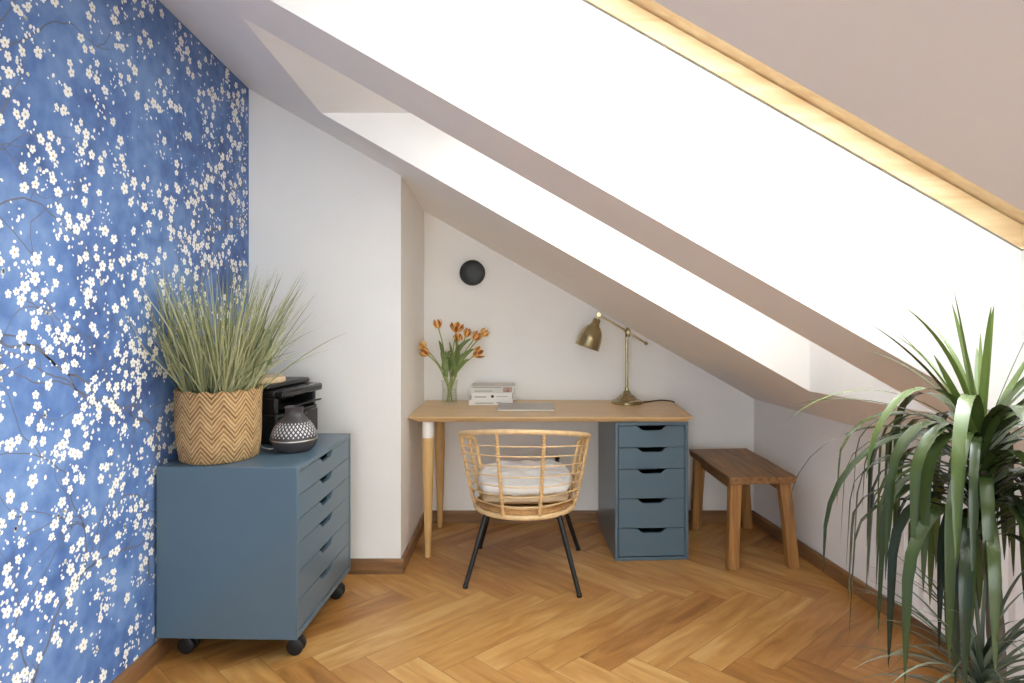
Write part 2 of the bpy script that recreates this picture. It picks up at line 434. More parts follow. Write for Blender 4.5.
def ring(mb, y0, y1, ins, out, h0, h1):
    """a rectangular ring in the roof plane; ins/out: how far its edges stand inside/outside the shaft"""
    def cor(d):   # d>0 grows outward
        return [(XS-d, y0-d), (oxr(y0)+d, y0-d), (oxr(y1)+d, y1+d), (XS-d, y1+d)]
    I, O = cor(-ins), cor(out)
    for k in range(4):
        j = (k+1) % 4
        q = [I[k], I[j], O[j], O[k]]
        mb.hexa([rp(*p, h0) for p in q], [rp(*p, h1) for p in q])
def skylight(n, y0, y1):
    mb = MB(); ring(mb, y0, y1, 0, .06, HS+.009, HS+.068)
    fr = mb.build('window_%d' % n, M['pine']); tag(fr, kind='structure')
    mb = MB(); ring(mb, y0, y1, -.006, .06, HS-.012, HS+.012); mb.build('gasket', M['dark_gap'], fr)
    mb = MB(); ring(mb, y0, y1, -.03, .06, HS+.05, HS+.10); mb.build('seal', M['seal'], fr)
    mb = MB(); ring(mb, y0, y1, .055, .055, HS+.072, HS+.15); mb.build('sash', M['pine'], fr)
    mb = MB(); d = -.03; q = [(XS-d, y0-d), (oxr(y0)+d, y0-d), (oxr(y1)+d, y1+d), (XS-d, y1+d)]
    mb.hexa([rp(*p, HS+.11) for p in q], [rp(*p, HS+.125) for p in q]); mb.build('pane', M['pane'], fr)
    # sampling portal for the sky
    L = bpy.data.lights.new('sky_portal', 'AREA'); L.shape = 'RECTANGLE'
    L.cycles.is_portal = True
    z = Vector((.57, .1, 1)).normalized(); x = Vector((1, 0, -.57)).normalized(); y = z.cross(x)
    xm = (XS+oxr(y0))/2; ym = (y0+y1)/2; c = Vector(rp(xm, ym, HS+.2))
    L.size = (oxr(y0)-XS+.1)*1.151; L.size_y = y1-y0+.1
    o = bpy.data.objects.new('sky_portal', L); C.objects.link(o)
    m4 = Matrix((x, y, z)).transposed().to_4x4(); m4.translation = c; o.matrix_world = m4
for i, (a, b) in enumerate(OPEN): skylight(i+1, a, b)

# baseboards
BH, BT = .07, .015
def board(name, p, q, nrm, m):
    p, q, nrm = Vector((*p, 0)), Vector((*q, 0)), Vector((*nrm, 0)).normalized()
    mb = MB(); a = nrm*BT; b = nrm*(BT-.007); z = Vector((0, 0, 1))
    mb.hexa([p, p+a, p+a+z*(BH-.012), p+b+z*BH, p+z*BH], [q, q+a, q+a+z*(BH-.012), q+b+z*BH, q+z*BH])
    tag(mb.build(name, m), kind='structure')
board('baseboard_left', (XL, YR), (XL, YP), (1, 0), M['skirting_y'])
board('baseboard_pier', (XL+BT, YP), (-.638+BT, YP), (0, -1), M['skirting'])
board('baseboard_pier_side', (-.638, YP), (-.65, YB), (1, 0), M['skirting_y'])
board('baseboard_back', (-.65+BT, YB), (kb, YB), (0, -1), M['skirting'])
board('baseboard_right', (kb-.002, YB-BT), (kr, YR), (-1, -.15), M['skirting_y'])

# ---------------------------------------------------------- drawers (shared)
def drawer_front(mb, w, h, t, notch_w=.16, notch_d=.023):
    """upright panel in X-Z, its outer face at y=0, thickness towards +y, a scooped grip cut in the top edge"""
    x0, x1 = -w/2, w/2; a, b = notch_w/2, notch_w/2-.04
    top = [(a, h)]
    for k in range(1, 6):
        t_ = k/6; s_ = t_*t_*(3-2*t_); top.append((a-(a-b)*t_, h-notch_d*s_))
    top.append((b, h-notch_d)); arc = top+[(-x, z) for x, z in reversed(top)]
    poly = [(x0, 0), (x1, 0), (x1, h)]+arc+[(x0, h)]
    # build as strips so that faces stay clean
    xs = sorted(set(round(p[0], 6) for p in poly))
    def topz(x):
        for (xa, za), (xb, zb) in zip(arc, arc[1:]):
            if xb-1e-9 <= x <= xa+1e-9: return za+(zb-za)*((x-xa)/(xb-xa) if xb != xa else 0)
        return h
    vs = []; n = len(xs)
    for y in (0, t):
        for x in xs: vs += [(x, y, 0), (x, y, topz(x))]
    fs = []
    for i in range(n-1):
        a0, b0 = 2*i, 2*i+2; o = 2*n
        fs += [(a0, b0, b0+1, a0+1), (a0+o, a0+1+o, b0+1+o, b0+o), (a0+1, b0+1, b0+1+o, a0+1+o), (a0, a0+o, b0+o, b0)]
    fs += [(0, 1, 1+2*n, 2*n), (2*n-2, 4*n-2, 4*n-1, 2*n-1)]
    mb.add(vs, fs)

def drawer_unit(root, w, d, z0, z1, heights, t=.018, gap=.003, inset=.002):
    """carcass with its open front at y=0, depth towards +y"""
    mb = MB()
    mb.box(-w/2, 0, z0, -w/2+t, d, z1); mb.box(w/2-t, 0, z0, w/2, d, z1)
    mb.box(-w/2+t, 0, z1-t, w/2-t, d, z1); mb.box(-w/2+t, 0, z0, w/2-t, d, z0+t)
    mb.box(-w/2+t, d-.01, z0+t, w/2-t, d, z1-t)
    mb.build('carcass', M['blue'], root, bevel=.0015)
    z = z1-t-.003
    for h in heights:
        mb = MB(); drawer_front(mb, w-2*t-2*gap, h-gap, .016)
        dr = mb.build('drawer_front', M['blue'], root); dr.location = (0, inset, z-h+gap)
        mb = MB(); ww = w/2-t-.012
        mb.box(-ww, .016, .012, ww, d-.06, .02); mb.box(-ww, .016, .02, -ww+.01, d-.06, h*.6); mb.box(ww-.01, .016, .02, ww, d-.06, h*.6)
        mb.build('drawer_box', M['blue_in'], dr)
        z -= h

# cabinet on casters: its front faces +X
cab = thing('drawer_cabinet', 'wide blue grey six drawer cabinet on black casters against the blossom wallpaper', 'cabinet', (-1.352+.2535, 2.424+.32, 0))
CW, CD, CZ0, CZ1 = .640, .507, .0895, .701
sub = cab
cab.rotation_euler.z = PI/2-math.radians(1.6)
# local: front at y=0 must look towards world +X  => local -y = world +X
def cab_world(p): return p
cab.location = (-.836, 2.744, 0)
hs = [.0855]*3+[.1035]*3
drawer_unit(cab, CW, CD, CZ0, CZ1, hs)
for sx in (-1, 1):
    for y in (.034, CD-.07):
        x = sx*(CW/2-.085)
        mb = MB(); mb.box(x-.024, y-.024, CZ0-.006, x+.024, y+.024, CZ0)
        mb.tube([(x, y, CZ0-.006), (x, y, CZ0-.03)], .009, 10)
        mb.box(x-.008, y-.018, .03, x+.008, y+.018, CZ0-.02)
        c = mb.build('caster', M['caster'], cab, smooth=40)
        for k in (-1, 1):
            mb = MB(); MM = Matrix.Translation((x+k*.016, y, .031)) @ Matrix.Rotation(PI/2, 4, 'Y')
            mb.lathe([(.024, -.0085), (.03, -.006), (.031, 0), (.03, .006), (.024, .0085)], 20, MM); mb.build('wheel', M['caster'], c, smooth=40)

# desk drawer unit
du = thing('drawer_unit', 'tall narrow blue grey five drawer unit carrying the right end of the desk', 'drawer unit', (.583, 3.408, 0), math.radians(3.5))
drawer_unit(du, .370, .54, .001, .69, [.109, .107, .148, .148, .140], t=.0155)

# ------------------------------------------------------------------ desk
DT, DB, TZ = 3.398, 3.985, .718
desk = thing('desk', 'light oak desk with one tapered end and white capped front leg, in the back alcove', 'desk', (.077, 3.69, 0))
def dl(x, y, z): return (x-.077, y-3.69, z)
def desk_top():
    xl, xr = -.634, .789; t = .027
    def rr(x0, x1, y0, y1, r, n=6):
        out = []
        for cx, cy, a0 in ((x1-r, y0+r, -PI/2), (x1-r, y1-.004, 0), (x0+r, y1-.004, PI/2), (x0+r, y0+r, PI)):
            rad = r if cy < 3.6 else .004
            c = (x1-rad if cx > 0 else x0+rad, cy)
            for k in range(n+1):
                a = a0+PI/2*k/n; out.append((c[0]+rad*math.cos(a), c[1]+rad*math.sin(a)))
        return out
    A = rr(xl, xr, DT, DB, .018); B = rr(xl+.05, xr-.028, DT+.016, DB, .012)
    mb = MB(); n = len(A)
    lv = [(A, TZ), (A, TZ-.006), (B, TZ-t)]
    vs = [dl(x, y, z) for P, z in lv for x, y in P]
    fs = [tuple(range(n)), tuple(reversed(range(2*n, 3*n)))]
    for l in range(2): fs += [(l*n+k, l*n+(k+1) % n, (l+1)*n+(k+1) % n, (l+1)*n+k) for k in range(n)]
    mb.add(vs, fs); mb.build('tabletop', M['oak_top'], desk, bevel=.001)
desk_top()
def desk_leg(x, y, cap):
    mb = MB(); zt = TZ-.027
    MM = Matrix.Translation(dl(x, y, 0)); zc = zt-.085
    r = lambda z: .0145+.0135*min(1, z/.45) if z < .45 else .028
    zs = [0, .004]+[k*.05 for k in range(1, 12)]+[zc if cap else zt]
    mb.lathe([(r(z)-(.002 if z == 0 else 0), z) for z in zs], 20, MM)
    lg = mb.build('leg', M['ash_leg'], desk, smooth=40)
    if cap:
        mb = MB(); mb.lathe([(.0283, zc), (.0283, zt)], 20, MM); tag(mb.build('leg_cap', M['white_lacquer'], lg, smooth=40), 'white painted leg top')
desk_leg(-.541, 3.455, True); desk_leg(-.545, 3.915, False)

# ------------------------------------------------------------------ bench
bn = thing('bench', 'small rustic wooden bench with splayed legs between drawer unit and low wall', 'bench', (1.073, 3.60, 0), math.radians(4.2))
mb = MB(); nx = 14
BWd, BLn, BZ = .338, .64, .449
def edge(y, s): return s*(BWd/2)+.002*math.sin(y*17+s)+.0012*math.sin(y*41)
rows = []; ny = 16
vs = []
for z, e in ((BZ, 0), (BZ-.036, .004)):
    for j in range(ny+1):
        y = -BLn/2+BLn*j/ny
        for s in (-1, 1): vs.append((edge(y, s)-s*e, y+(e if j == 0 else -e if j == ny else 0), z))
o = 2*(ny+1); fs = []
for j in range(ny):
    a = 2*j; fs += [(a, a+1, a+3, a+2), (o+a, o+a+2, o+a+3, o+a+1), (a, a+2, o+a+2, o+a), (a+1, o+a+1, o+a+3, a+3)]
fs += [(0, o, o+1, 1), (2*ny, 2*ny+1, o+2*ny+1, o+2*ny)]
mb.add(vs, fs); mb.build('seat', M['bench'], bn, bevel=.004)
for sx in (-1, 1):
    for sy in (-1, 1):
        tx, ty = sx*.122, sy*(BLn/2-.05); bx, by = sx*(.142 if sx < 0 else .158), sy*(BLn/2-.03)
        wt, wb, dt, db = .030, .027, .024, .024
        mb = MB()
        low = [(bx-wb, by-db, 0), (bx+wb, by-db, 0), (bx+wb, by+db, 0), (bx-wb, by+db, 0)]
        mx_, my_ = tx*.45+bx*.55, ty*.45+by*.55
        mid = [(mx_-wb, my_-db, .2), (mx_+wb, my_-db, .2), (mx_+wb, my_+db, .2), (mx_-wb, my_+db, .2)]
        top = [(tx-wt, ty-dt, BZ-.035), (tx+wt, ty-dt, BZ-.035), (tx+wt, ty+dt, BZ-.035), (tx-wt, ty+dt, BZ-.035)]
        n = 4; V_ = low+mid+top
        mb.add(V_, [(3, 2, 1, 0), (8, 9, 10, 11)]+[(l*4+k, l*4+(k+1) % 4, l*4+4+(k+1) % 4, l*4+4+k) for l in range(2) for k in range(4)])
        mb.build('leg', M['bench_leg'], bn, bevel=.004)
mb = MB(); mb.box(-.125, -BLn/2+.08, BZ-.085, -.107, BLn/2-.08, BZ-.036); mb.build('apron', M['bench'], bn, bevel=.002)
mb = MB(); mb.box(.107, -BLn/2+.08, BZ-.085, .125, BLn/2-.08, BZ-.036); mb.build('apron', M['bench'], bn, bevel=.002)

# ------------------------------------------------------------------ chair
ch = thing('rattan_chair', 'round backed rattan chair with black metal legs at the desk, seen from behind', 'chair', (-.05, 3.33, 0), math.radians(-3))
RZ = .31
def rimz(th): return .715-.075*(1-math.cos(min(abs(th), PI/2)))-.09*max(0, abs(th)-PI/2)
def shell(th, t):
    """th from the back (-y); t 0 at the lower ring, 1 at the rim"""
    r = .238+.075*(t**.8)
    return Vector((r*math.sin(th)*1.0, -r*math.cos(th)*.98, RZ+(rimz(th)-RZ)*t))
TH = math.radians(122)
mb = MB(); mb.tube([(shell(2*PI*k/48, 0)) for k in range(48)], .012, 10, closed=True)
mb.tube([(shell(2*PI*k/48, 0)*.0+Vector((.2*math.sin(2*PI*k/48), -.2*math.cos(2*PI*k/48), RZ+.028))) for k in range(48)], .008, 8, closed=True)
mb.build('seat_ring', M['rattan'], ch, smooth=60)
n = 60; rim = [shell(-TH+2*TH*k/n, 1) for k in range(n+1)]
mb = MB()
endL = [shell(-TH, t) for t in (0, .2, .4, .6, .8, .93)]; endR = [shell(TH, t) for t in (.93, .8, .6, .4, .2, 0)]
mb.tube(endL+rim[1:-1]+endR, .0115, 10); mb.build('top_rim', M['rattan'], ch, smooth=60)
for deg in (-112, -80, -20, 20, 80, 112):
    th = math.radians(deg); k = 110
    pts = [shell(th, t/k)*1.0 for t in range(k+1)]
    mb = MB(); mb.tube(pts, lambda t: .0085+.0016*math.sin(t*2*PI*27), 8); mb.build('upright', M['rattan_wrap'], ch, smooth=60)
for t in (.14, .255, .37, .49, .61, .725, .84):
    pts = []
    for k in range(61):
        th = -TH+2*TH*k/60; p = shell(th, t); p.z -= .004*math.cos(th*2.5); pts.append(p)
    mb = MB(); mb.tube(pts, .0031, 6); mb.build('rung', M['rattan'], ch, smooth=60)
mb = MB(); mb.lathe([(.0, .316), (.15, .316), (.226, .318), (.231, .324), (.226, .332), (.205, .342), (.12, .336), (0, .334)], 40, None, False, False)
mb.build('seat', M['rattan_seat'], ch, smooth=60)
for sx, sy, fx, fy in ((-.17, -.165, -.25, -.262), (.17, -.165, .262, -.33), (.17, .165, .262, .235), (-.17, .165, -.25, .235)):
    mb = MB(); mb.tube([(sx, sy, RZ-.010), (sx+(fx-sx)*.5, sy+(fy-sy)*.5, RZ*.5), (fx, fy, .008)], lambda t: .0125-.002*t, 12)
    lg = mb.build('leg', M['black_metal'], ch, smooth=60)
    mb = MB(); mb.tube([(fx, fy, 0), (fx, fy, .014)], .0125, 12); mb.build('foot_cap', M['black_plastic'], lg, smooth=60)
mb = MB()
for a, b in (((-.17, -.165), (.17, -.165)), ((.17, -.165), (.17, .165)), ((.17, .165), (-.17, .165)), ((-.17, .165), (-.17, -.165))):
    mb.tube([(a[0], a[1], RZ-.012), (b[0], b[1], RZ-.012)], .009, 10)
mb.build('leg_frame', M['black_metal'], ch, smooth=60)

def cushion(name, w, d, h, m, loc, rot, wr, pinch=.12, seed=0, round_=4.0):
    n = 40; mb = MB(); vs = []; fs = []
    for side in (1, -1):
        o = len(vs)
        for j in range(n+1):
            for i in range(n+1):
                x, y = -1+2*i/n, -1+2*j/n
                prof = max(0, (1-abs(x)**round_))**.5*max(0, (1-abs(y)**round_))**.5
                px_ = x*(1-pinch*(1-abs(x))*0-pinch*.6*(y*y)*.4*abs(x)); py_ = y*(1-pinch*.24*(x*x))
                k = 1-.10*(abs(x)*abs(y))**2
                p = Vector((px_*w/2*k, py_*d/2*k, side*h/2*prof))
                nv = noise.noise(Vector((x*3+seed, y*3, side*2)))+.5*noise.noise(Vector((x*7+seed, y*6, side*5)))
                p.z += wr*nv*(.3+.7*prof) if prof > 0 else wr*1.2*noise.noise(Vector((x*5+seed, y*5, 9)))
                vs.append(p)
        for j in range(n):
            for i in range(n):
                a = o+j*(n+1)+i; q = (a, a+1, a+n+2, a+n+1); fs.append(q if side > 0 else tuple(reversed(q)))
    mb.add(vs, fs)
    o = mb.build(name, m, None, smooth=80)
    bm = bmesh.new(); bm.from_mesh(o.data); bmesh.ops.remove_doubles(bm, verts=bm.verts, dist=.0002); bm.to_mesh(o.data); bm.free()
    o.location = loc; o.rotation_euler = rot
    return o
tag(cushion('seat_pad', .42, .42, .05, M['beige_fabric'], (-.05, 3.335, .374), (0, 0, .05), .002, .0, 3, 3.0), 'thin beige pad in the seat of the rattan chair, beneath white pillow', 'cushion')
tag(cushion('pillow', .46, .40, .076, M['white_fabric'], (-.05, 3.335, .434), (math.radians(5), 0, .03), .014, .3, 11, 5.0), 'crumpled white cotton pillow lying in the rattan chair', 'pillow')

# ------------------------------------------------------------ desk contents
# lamp
LX, LY = .5175, 3.85
lamp = thing('desk_lamp', 'antique brass desk lamp with bell shade on a pivoting arm at desk right', 'lamp', (LX, LY, TZ))
def ll(p): return Vector(p)-Vector((LX, LY, TZ))
mb = MB(); mb.lathe([(.084, 0), (.088, .004), (.088, .012), (.082, .019), (.062, .024), (.056, .032), (.046, .036), (.04, .046), (.026, .054), (.02, .068), (.013, .074), (.012, .088)], 40)
mb.build('base', M['brass'], lamp, smooth=28)
mb = MB(); mb.tube([(0, 0, .085), (0, 0, .385)], .0085, 16); mb.build('pole', M['brass'], lamp, smooth=60)
J = at(627.6, 332.2, LY)-Vector((0, .0, 0)); A0 = at(598.6, 314.5, LY); A1 = at(645.5, 343, LY)
mb = MB(); mb.lathe([(.0, -.03), (.012, -.028), (.0125, -.008), (.016, -.004), (.016, .012), (.010, .018), (.006, .026), (0, .027)], 20, Matrix.Translation(ll(J)), False, False)
mb.tube([ll(J)+Vector((0, -.022, 0)), ll(J)+Vector((0, .022, 0))], .009, 14); mb.build('pivot', M['brass'], lamp, smooth=50)
mb = MB(); mb.tube([ll(A0), ll(A1)], .0058, 12)
d_ = (A1-A0).normalized()
mb.tube([ll(A1)-d_*.004, ll(A1)+d_*.006, ll(A1)+d_*.014], lambda t: .0105 if t < .9 else .005, 12)
mb.build('arm', M['brass'], lamp, smooth=50)
mb = MB(); mb.tube([ll(A0)+Vector((0, -.016, 0)), ll(A0)+Vector((0, .016, 0))], .0125, 16)
mb.tube([ll(A0), ll(at(597.6, 320, LY))], .008, 12); mb.build('shade_joint', M['brass'], lamp, smooth=50)
T0 = at(597.4, 318.5, LY); T1 = at(587.0, 347.2, LY); ax = (T1-T0); Ls = ax.length; ax.normalize()
MM = Matrix.Translation(ll(T0)) @ ax.to_track_quat('Z', 'Y').to_matrix().to_4x4()
out = [(.0, 0), (.018, .002), (.022, .008), (.022, .03), (.026, .034), (.026, .04), (.036, .048), (.050, .066), (.060, .09), (.066, .118), (.069, Ls-.006), (.072, Ls)]
inn = [(.069, Ls), (.065, Ls-.01), (.062, .118), (.056, .09), (.046, .066), (.02, .046), (0, .045)]
mb = MB(); mb.lathe(out+inn, 40, MM, False, False); sh = mb.build('shade', M['brass'], lamp, smooth=50)
mb = MB(); mb.lathe([(0, .045), (.013, .05), (.014, .075), (.024, .1), (.026, .115), (.018, .132), (0, .138)], 20, MM, False, False)
mb.build('bulb', M['white_plastic'], lamp, smooth=60)
mb = MB()
mb.tube([ll(p) for p in smoothpath([(.603, 3.86, TZ+.006), (.64, 3.89, TZ+.0035), (.69, 3.93, TZ+.0035), (.735, 3.955, TZ+.0035), (.77, 3.93, TZ+.0035), (.785, 3.90, TZ+.004), (.797, 3.9, TZ-.01), (.803, 3.91, TZ-.1), (.803, 3.95, .3), (.803, 3.96, .1)], 10)], .0032, 8)
mb.build('cord', M['cord_black'], lamp, smooth=60)

# laptop
lap = thing('laptop', 'closed thin silver laptop lying near the front middle of the desk', 'laptop', (-.049, 3.675, TZ), 0)
def slab(mb, w, d, z0, z1, r=.012, n=5):
    P = []
    for cx, cy, a0 in ((w/2-r, -d/2+r, -PI/2), (w/2-r, d/2-r, 0), (-w/2+r, d/2-r, PI/2), (-w/2+r, -d/2+r, PI)):
        for k in range(n+1): P.append((cx+r*math.cos(a0+PI/2*k/n), cy+r*math.sin(a0+PI/2*k/n)))
    mb.hexa([(x, y, z0) for x, y in P], [(x, y, z1) for x, y in P])
mb = MB(); slab(mb, .304, .208, .001, .0085); mb.build('base', M['laptop_edge'], lap, bevel=.001)
mb = MB(); slab(mb, .304, .208, .0092, .0138); mb.build('lid', M['silver'], lap, bevel=.0015)
for x in (-.12, .12):
    for y in (-.08, .08): mb = MB(); mb.lathe([(.006, 0), (.006, .002)], 12, Matrix.Translation((x, y, 0))); mb.build('foot', M['black_plastic'], lap)

# books
bz = TZ
for w, h, cx, d, rot, cov, lab, marks in (
    (.243, .029, -.247, .165, .015, 'cover_white', 'bottom book of the stack on the desk, white cover, widest spine', [('ink', -.085, .015, .011, .005), ('ink', .03, .055, .013, .004)]),
    (.226, .037, -.2385, .160, -.02, 'cover_white', 'middle book of the desk stack, white spine with a black dot', [('ink', -.095, -.03, .016, .006), ('ink', .025, .09, .019, .003), ('dot', .004, 0, .019, .0085)]),
    (.243, .038, -.236, .168, .01, 'cover_grey', 'top book of the desk stack, pale spine with a reddish picture at right', [('ink', -.115, .05, .031, .005), ('ink', -.1, .0, .012, .005), ('ink_red', .058, .108, .019, .026), ('ink_black', .079, .092, .010, .007)])):
    b = thing('book', lab, 'book', (cx, 3.79+d/2, bz), rot, 'books stacked on the desk')
    mb = MB(); mb.box(-w/2, -d/2, 0, w/2, d/2, .0022); mb.box(-w/2, -d/2, h-.0022, w/2, d/2, h); mb.box(-w/2, -d/2, .0022, w/2, -d/2+.0022, h-.0022)
    mb.build('cover', M[cov], b)
    mb = MB(); mb.box(-w/2+.003, -d/2+.0023, .0023, w/2-.003, d/2-.003, h-.0023); mb.build('pages', M['paper'], b)
    for mk in marks:
        mb = MB()
        if mk[0] == 'dot':
            mb.lathe([(mk[4], -d/2-.0006), (mk[4], -d/2)], 16, Matrix.Translation((mk[1], 0, mk[3])) @ Matrix.Rotation(-PI/2, 4, 'X') @ Matrix.Scale(1, 4))
            mb = MB(); vs = [(mk[1]+mk[4]*math.cos(2*PI*k/16), -d/2-.0005, mk[3]+mk[4]*math.sin(2*PI*k/16)) for k in range(16)]
            mb.prism(vs, (0, .0005, 0)); mb.build('spine_dot', M['ink_black'], b)
        else:
            mb.box(mk[1], -d/2-.0005, mk[3]-mk[4]/2, mk[2], -d/2, mk[3]+mk[4]/2); mb.build('spine_print', M[mk[0]], b)
    bz += h

# vase + tulips
VX, VY = -.478, 3.82
vase = thing('vase', 'clear glass vase of water holding the tulips at the left of the desk', 'vase', (VX, VY, TZ))
mb = MB(); mb.lathe([(.0, .001), (.040, .001), (.044, .006), (.043, .05), (.041, .09), (.047, .135), (.045, .135), (.039, .09), (.040, .05), (.040, .014), (0, .012)], 32, None, False, False)
mb.build('glass_body', M['vase_glass'], vase, smooth=60)
mb = MB(); mb.lathe([(.0, .0125), (.0385, .0145), (.0385, .05), (.0375, .085), (0, .085)], 32, None, False, False); mb.build('water', M['water'], vase, smooth=60)

def tulip_mat():
    m, nt, b = mat('tulip_petal')
    tc = N(nt, 'ShaderNodeTexCoord'); mp = N(nt, 'ShaderNodeMapping'); mp.inputs['Scale'].default_value = (1, 1, .25)
    no = N(nt, 'ShaderNodeTexNoise'); no.inputs['Scale'].default_value = 75; no.inputs['Detail'].default_value = 3
    nt.links.new(tc.outputs['Object'], mp.inputs[0]); nt.links.new(mp.outputs[0], no.inputs['Vector'])
    at_ = N(nt, 'ShaderNodeAttribute'); at_.attribute_name = 'tint'
    s = math_(nt, 'ADD', at_.outputs['Fac'], math_(nt, 'MULTIPLY_ADD', no.outputs[0], .5, -.25))
    r = ramp(nt, s, [(.12, lin(128, 60, 30)), (.38, lin(206, 128, 60)), (.66, lin(236, 196, 116))])
    nt.links.new(r.outputs[0], b.inputs['Base Color']); b.inputs['Roughness'].default_value = .55
    return m
M['tulip'] = tulip_mat()
def set_tint(o, vals):
    a = o.data.attributes.new('tint', 'FLOAT', 'POINT'); a.data.foreach_set('value', vals)
def ribbon(mb, tint, pts, width, up0, t0, fold=.25):
    """leaf blade along pts: three verts across, folded along the midrib"""
    n = len(pts); vs = []
    side = None
    for i, p in enumerate(pts):
        d = (pts[min(n-1, i+1)]-pts[max(0, i-1)]).normalized()
        s = d.cross(up0) if side is None else side
        s = (s-d*s.dot(d))
        if s.length < 1e-4: s = d.orthogonal()
        s.normalize(); side = s; nn = s.cross(d)
        w = width(i/(n-1))
        vs += [p-s*w+nn*w*fold, p, p+s*w+nn*w*fold]; tint += [t0, min(1, t0+.08), t0]
    fs = []
    for i in range(n-1):
        a = 3*i; fs += [(a, a+1, a+4, a+3), (a+1, a+2, a+5, a+4)]
    mb.add(vs, fs)
rt = random.Random(5)
HEADS = [(438.6, 324.2, 'upright orange tulip rising highest at left of the vase', 3.83, 0), (456, 328, 'wide open brown orange tulip at the centre top of the bouquet', 3.80, .15),
         (458, 336.6, 'small tulip hanging just under the open central one', 3.78, -.2), (465.6, 333, 'slim orange tulip just right of the bouquet centre', 3.84, .1),
         (473.7, 335.6, 'drooping orange tulip second from the right end of the bouquet', 3.81, .5), (481.3, 331.7, 'round yellow orange tulip farthest right in the bouquet', 3.85, .8),
         (474, 351.7, 'dark centred open tulip lowest at the right of the bouquet', 3.77, 1.0), (425.6, 344.5, 'yellow tulip farthest left in the bouquet, the upper of two', 3.82, -1.0),
         (428.2, 351, 'striped tulip at far left just below the yellow one', 3.78, -.9)]
for i, (px, py, lab, Y, tilt) in enumerate(HEADS):
    H = at(px, py, Y)-Vector((0, 0, .022))
    root = thing('tulip', lab, 'tulip', (VX, VY, TZ+.016), 0, 'tulips in the glass vase')
    O = Vector((VX, VY, TZ+.016)); H = H-O
    a = i*2.4; b0 = Vector((.018*math.cos(a), .014*math.sin(a), 0)); b1 = Vector((-.012*math.cos(a)+H.x*.12, .01*math.sin(a)+H.y*.1, .12))
    b2 = Vector((H.x*.55, H.y*.5, .12+(H.z-.12)*.6))
    st = smoothpath([b0, b1, b2, H], 8)
    mb = MB(); mb.tube(st, .0032, 8); mb.build('stem', M['stem_green'], root, smooth=60)
    ax = (st[-1]-st[-3]).normalized(); ax = (ax+Vector((tilt*.5, -.25, .2))).normalized()
    MMh = Matrix.Translation(H) @ ax.to_track_quat('Z', 'Y').to_matrix().to_4x4()
    mb = MB(); tint = []; opn = rt.uniform(.9, 1.1)*(1.25 if i in (1, 6) else 1); L_ = rt.uniform(.047, .054)*(.8 if i == 2 else 1)
    for k in range(6):
        ang = k*PI/3+rt.uniform(-.1, .1); lay = 1 if k % 2 else .86
        vs = []; nu, nv = 6, 8
        for v in range(nv+1):
            t = v/nv; rad = .0295*lay*opn*math.sin(min(1, t*1.25+.05)*PI*.5)**.7*(1-.36*max(0, t-.55)/.45*(1 if i not in (1, 6) else -.5))
            z = L_*t; wid = .62*math.sin(PI*(t*.82+.12))**.7*(1 if t < .98 else .15)
            for u in range(nu+1):
                s = (u/nu-.5)*2; th = ang+s*wid
                rr = rad*(1-.06*s*s)
                vs.append(MMh @ Vector((rr*math.cos(th), rr*math.sin(th), z-.004*abs(s)**2)))
                tint.append(.12+.75*abs(s)**1.3+.15*t*0+(.2 if i in (5, 7) else 0)+(.1 if k % 2 else -.05))
        mb.add(vs, [(v*(nu+1)+u, v*(nu+1)+u+1, (v+1)*(nu+1)+u+1, (v+1)*(nu+1)+u) for v in range(nv) for u in range(nu)])
    bl = mb.build('bloom', M['tulip'], root, smooth=80); set_tint(bl, tint)
    for q in range(2 if i not in (2, 8) else 1):
        mb = MB(); tint = []; base = st[9+q*3]
        az = a*1.7+q*2.6; Ln = rt.uniform(.15, .22)
        dirx = Vector((math.cos(az)*.8+(H.x*2.0), math.sin(az)*.5-.1, 0)); 
        if dirx.length > 1: dirx.normalize()
        if i == 0 and q: dirx = Vector((-.9, -.2, 0))
        if dirx.x < -.25: dirx.x = -.25
        pts = [base+dirx*(Ln*(t/10)*(.18+.42*(t/10)))+Vector((0, 0, Ln*(t/10)*(1-.3*(t/10)))) for t in range(11)]
        ribbon(mb, tint, pts, lambda t: .0135*math.sin(PI*min(1, t*.9+.1))**.7+.0008, Vector((math.cos(az+1.5), math.sin(az+1.5), .2)), .5, .35)
        mb.build('leaf', M['tulip_leaf'], root, smooth=80)

# wall light
wl = thing('wall_light', 'round black disc wall light high on the back alcove wall', 'wall light', (-.363, YB, 1.459))
R90 = Matrix.Rotation(PI/2, 4, 'X')
mb = MB(); mb.lathe([(.04, 0), (.04, .03), (.038, .034)], 32, R90); mb.build('base_plate', M['black_metal'], wl, smooth=40)
mb = MB(); mb.lathe([(.066, .034), (.0735, .037), (.0745, .044), (.072, .052), (.066, .055), (.02, .055)], 48, R90); mb.build('disc', M['black_metal'], wl, smooth=40)
# socket
so = thing('wall_socket', 'small black double plug at a wall socket, low on the wall behind the chair', 'socket', (.129, YB, .369))
mb = MB(); mb.box(-.011, -.006, -.018, .011, 0, .018); mb.build('back_plate', M['black_plastic'], so, bevel=.001)
for z in (-.0125, .0125):
    mb = MB(); mb.lathe([(.015, 0), (.015, .024), (.011, .034), (.005, .04)], 20, Matrix.Translation((0, -.004, z)) @ Matrix.Diagonal((1, 1, .78, 1)) @ R90); mb.build('plug', M['black_plastic'], so, smooth=40)

# ------------------------------------------------------- on the cabinet
KZ = CZ1
